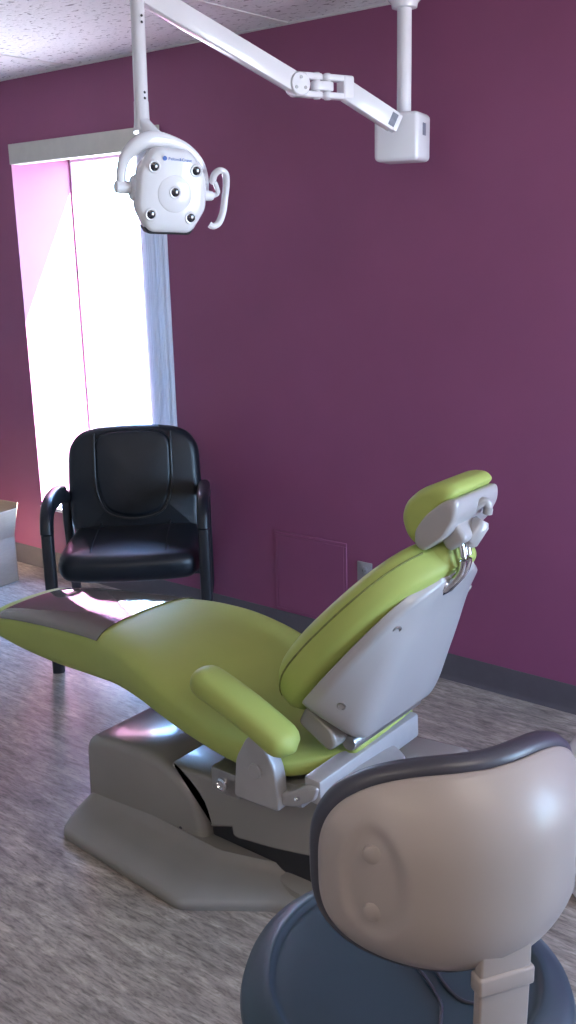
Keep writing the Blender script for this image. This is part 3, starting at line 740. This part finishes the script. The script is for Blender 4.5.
obj('gas_column', S(lathe([(.030, .14), (.030, .34), (.018, .345), (.018, .50)], (0, 0, 0))), M_CHROME, so)
obj('base_hub', S(lathe([(.045, .075), (.048, .085), (.045, .14), (.032, .15)], (0, 0, 0))), M_BLACKP, so)
for k in range(5):
    a = 2 * PI * k / 5 + .3; c, s = math.cos(a), math.sin(a)
    lg = obj('base_leg', S(tube([(c * .03, s * .03, .110), (c * .15, s * .15, .098), (c * .25, s * .25, .080)], [.022, .018, .014], 12, flat=.8, sq=3)), M_BLACKP, so)
    wheel = lathe([(.012, -.011), (.024, -.010), (.025, -.004), (.025, .004), (.024, .010), (.012, .011)], (c * .25, s * .25, .025), V((-s, c, 0)), 20)
    merge(wheel, box((c * .25 - .007, s * .25 - .007, .03), (c * .25 + .007, s * .25 + .007, .085), .003))
    obj('caster', S(wheel), M_DARK, lg)
# backrest: shell bent round the sitter, outline a soft lozenge
BX, BZ, AH, HH, SAG = .246, .932, .180, .131, .128
def back_pt(t, h, off):
    """t -1..1 across, h height, off outwards along the local normal"""
    q = math.sqrt(t * t + .2); x = BX - SAG * (q - .447); y = AH * t - .009
    dx = -SAG * t / q / AH
    n = V((1, -dx, 0)).normalized()
    return V((x, y, BZ + h)) + n * off
EC, ES = .56, .64
def outl(a, g=0.0):
    c, s = math.cos(a), math.sin(a)
    t = math.copysign(abs(c) ** EC, c); q = math.copysign(abs(s) ** ES, s)
    hgt = HH * (1 - .14 * abs(t) ** 2)
    return t * (1 + g / AH), q * (hgt + g)
def recess(t, h):
    d = 0
    for c in (-.68, .68):
        e = ((t - c) / .165) ** 2 + ((h - .005) / .066) ** 2
        d = max(d, 1 / (1 + math.exp((math.sqrt(e) - 1) * 20)))
    return d
NA = 112
def dome_at(t, h):
    lo, hi = .05, 1.0
    for _ in range(40):
        r = (lo + hi) / 2; tt = abs(t) / r; hg = HH * (1 - .14 * min(tt, 1) ** 2)
        if tt > 1 or (tt ** (2 / EC) + (abs(h) / r / hg) ** (2 / ES)) > 1: lo = r
        else: hi = r
    return .052 * (1 - hi ** 3.2) - .0075 * recess(t, h) * min(1, (1 - hi) * 9)
def shell_rows(front):
    R = []
    for k in range(34):
        r = 1 - k / 33
        row = []
        for i in range(NA):
            t, h = outl(2 * PI * i / NA); t *= max(r, .004); h *= max(r, .004)
            dome = .052 * (1 - r ** 3.2) - .012 * (h / HH) * 0
            dome -= .0075 * recess(t, h) * min(1, (1 - r) * 9)
            row.append(back_pt(t, h, dome))
        R.append(row)
    return R
R = [[back_pt(outl(2 * PI * i / NA)[0] * q, outl(2 * PI * i / NA)[1] * q, -.006) for i in range(NA)] for q in (.01, .5, .97)]
R += [[back_pt(*outl(2 * PI * i / NA), -.003) for i in range(NA)]] + shell_rows(1)
sh = obj('backrest_shell', S(rings(NB(), R)), M_STOOLS, so, angle=60)
for c in (-.68, .68):
    for h in (-.032, .041):
        p = SMx @ back_pt(c, h, dome_at(c, h)); q = SMx @ back_pt(c, h, .06)
        obj('screw_cap', lathe([(.0115, -.008), (.0115, .0012), (.0095, .0026), (.001, .003)], p, (q - p), 22), M_STOOLS, sh)
# pad on the sitter's side
def pad_row(g, off): return [back_pt(*outl(2 * PI * i / NA, g), off) for i in range(NA)]
R = [[back_pt(outl(2 * PI * i / NA)[0] * q, outl(2 * PI * i / NA)[1] * q, -.005) for i in range(NA)] for q in (.01, .6)]
R += [pad_row(-.004, -.005), pad_row(.003, -.005), pad_row(.009, -.009), pad_row(.012, -.018), pad_row(.011, -.028), pad_row(.004, -.038), pad_row(-.012, -.046)]
R += [[back_pt(outl(2 * PI * i / NA)[0] * q, outl(2 * PI * i / NA)[1] * q, -.046 - .008 * (1 - q * q)) for i in range(NA)] for q in (.8, .5, .2, .01)]
obj('backrest_pad', S(rings(NB(), R)), M_STOOLP, so, angle=60)
# flat post from under the seat up to the shell
P = [V(p) for p in round_poly([V((.08, .497)), V((.22, .497)), V((.275, .55)), V((.282, .80)), V((.282, .92)), V((.266, .92)), V((.266, .80)), V((.259, .56)), V((.212, .513)), V((.08, .513))], [0, .05, .05, .05, .004, .004, .05, .05, .05, 0], 6)]
obj('back_post', S(slab(P, -.037, .031, .004, XZ, 3)), M_STOOLS, so)
obj('post_collar', S(box((.262, -.040, .795), (.2855, .0345, .820), .004, 3)), M_STOOLS, sh)

# ------------------------------------------------------------------ white rounded bin beyond the stool
wb = empty('waste_bin', (-.75, 2.27, 0), 'white rounded bin lid peeking out at the right edge beyond the stool back', 'bin')
obj('bin_body', lathe([(.11, 0), (.125, .01), (.135, .2), (.14, .37)], (-.75, 2.27, 0), seg=40), M_LAMP, wb)
obj('bin_lid', lathe([(.144, .362), (.146, .372), (.14, .40), (.11, .435), (.06, .452), (.001, .456)], (-.75, 2.27, 0), seg=40), M_LAMP, wb)

# ------------------------------------------------------------------ light: sky, sun, window portals
w = bpy.data.worlds.new('sky'); SC.world = w; w.use_nodes = True
nt = w.node_tree; bg = nt.nodes['Background']
tc = nt.nodes.new('ShaderNodeTexCoord'); sx = nt.nodes.new('ShaderNodeSeparateXYZ'); rp = nt.nodes.new('ShaderNodeValToRGB')
nt.links.new(tc.outputs['Generated'], sx.inputs[0])
mr = nt.nodes.new('ShaderNodeMapRange'); mr.inputs[1].default_value = -1; mr.inputs[2].default_value = 1
nt.links.new(sx.outputs['Z'], mr.inputs[0]); nt.links.new(mr.outputs[0], rp.inputs[0])
e = rp.color_ramp.elements
e[0].position = .46; e[0].color = (.50, .52, .58, 1)
e[1].position = .49; e[1].color = (.50, .76, 1, 1)
n_ = e.new(.75); n_.color = (.24, .47, 1, 1)
nt.links.new(rp.outputs[0], bg.inputs[0]); bg.inputs[1].default_value = 15
sun = bpy.data.lights.new('sun', 'SUN'); sun.energy = 65; sun.angle = .009; sun.color = (1, .97, .93)
so_ = bpy.data.objects.new('sun', sun); COL.objects.link(so_)
so_.rotation_euler = V((-1.6, -1.0, -1.81)).to_track_quat('-Z', 'Y').to_euler()
so_.location = (4, 6, 5)
def portal(name, loc, direction, sx, sy):
    l = bpy.data.lights.new(name, 'AREA'); l.shape = 'RECTANGLE'; l.size = sx; l.size_y = sy; l.energy = 1
    l.cycles.is_portal = True
    o = bpy.data.objects.new(name, l); COL.objects.link(o); o.location = loc
    o.rotation_euler = V(direction).to_track_quat('-Z', 'Z').to_euler()
portal('portal', ((WX0 + WX1) / 2, 3.60, (WZ0 + WZ1) / 2), (0, -1, 0), WX1 - WX0, WZ1 - WZ0)
portal('portal', (XR + .14, (RY0 + RY1) / 2, (RZ0 + RZ1) / 2), (-1, 0, 0), RY1 - RY0, RZ1 - RZ0)

# ------------------------------------------------------------------ camera and colour management
cam = bpy.data.cameras.new('camera'); co = bpy.data.objects.new('camera', cam); COL.objects.link(co)
cam.sensor_fit = 'VERTICAL'; cam.sensor_height = 24; cam.lens = 995 / 1024 * 24; cam.clip_start = .02
right, down, fwd = V((0.78462, 0.619501, -0.024282)), V((0.140904, -0.216326, -0.9661)), V((-0.603753, 0.7546, -0.257024))
co.matrix_world = frame_of((0, 0, 1.638), right, -down, -fwd)
SC.camera = co
SC.view_settings.view_transform = 'Standard'
try: SC.view_settings.look = 'None'
except Exception: pass
SC.view_settings.gamma = 1.0
SC.view_settings.use_curve_mapping = False
SC.view_settings.exposure = 1.12
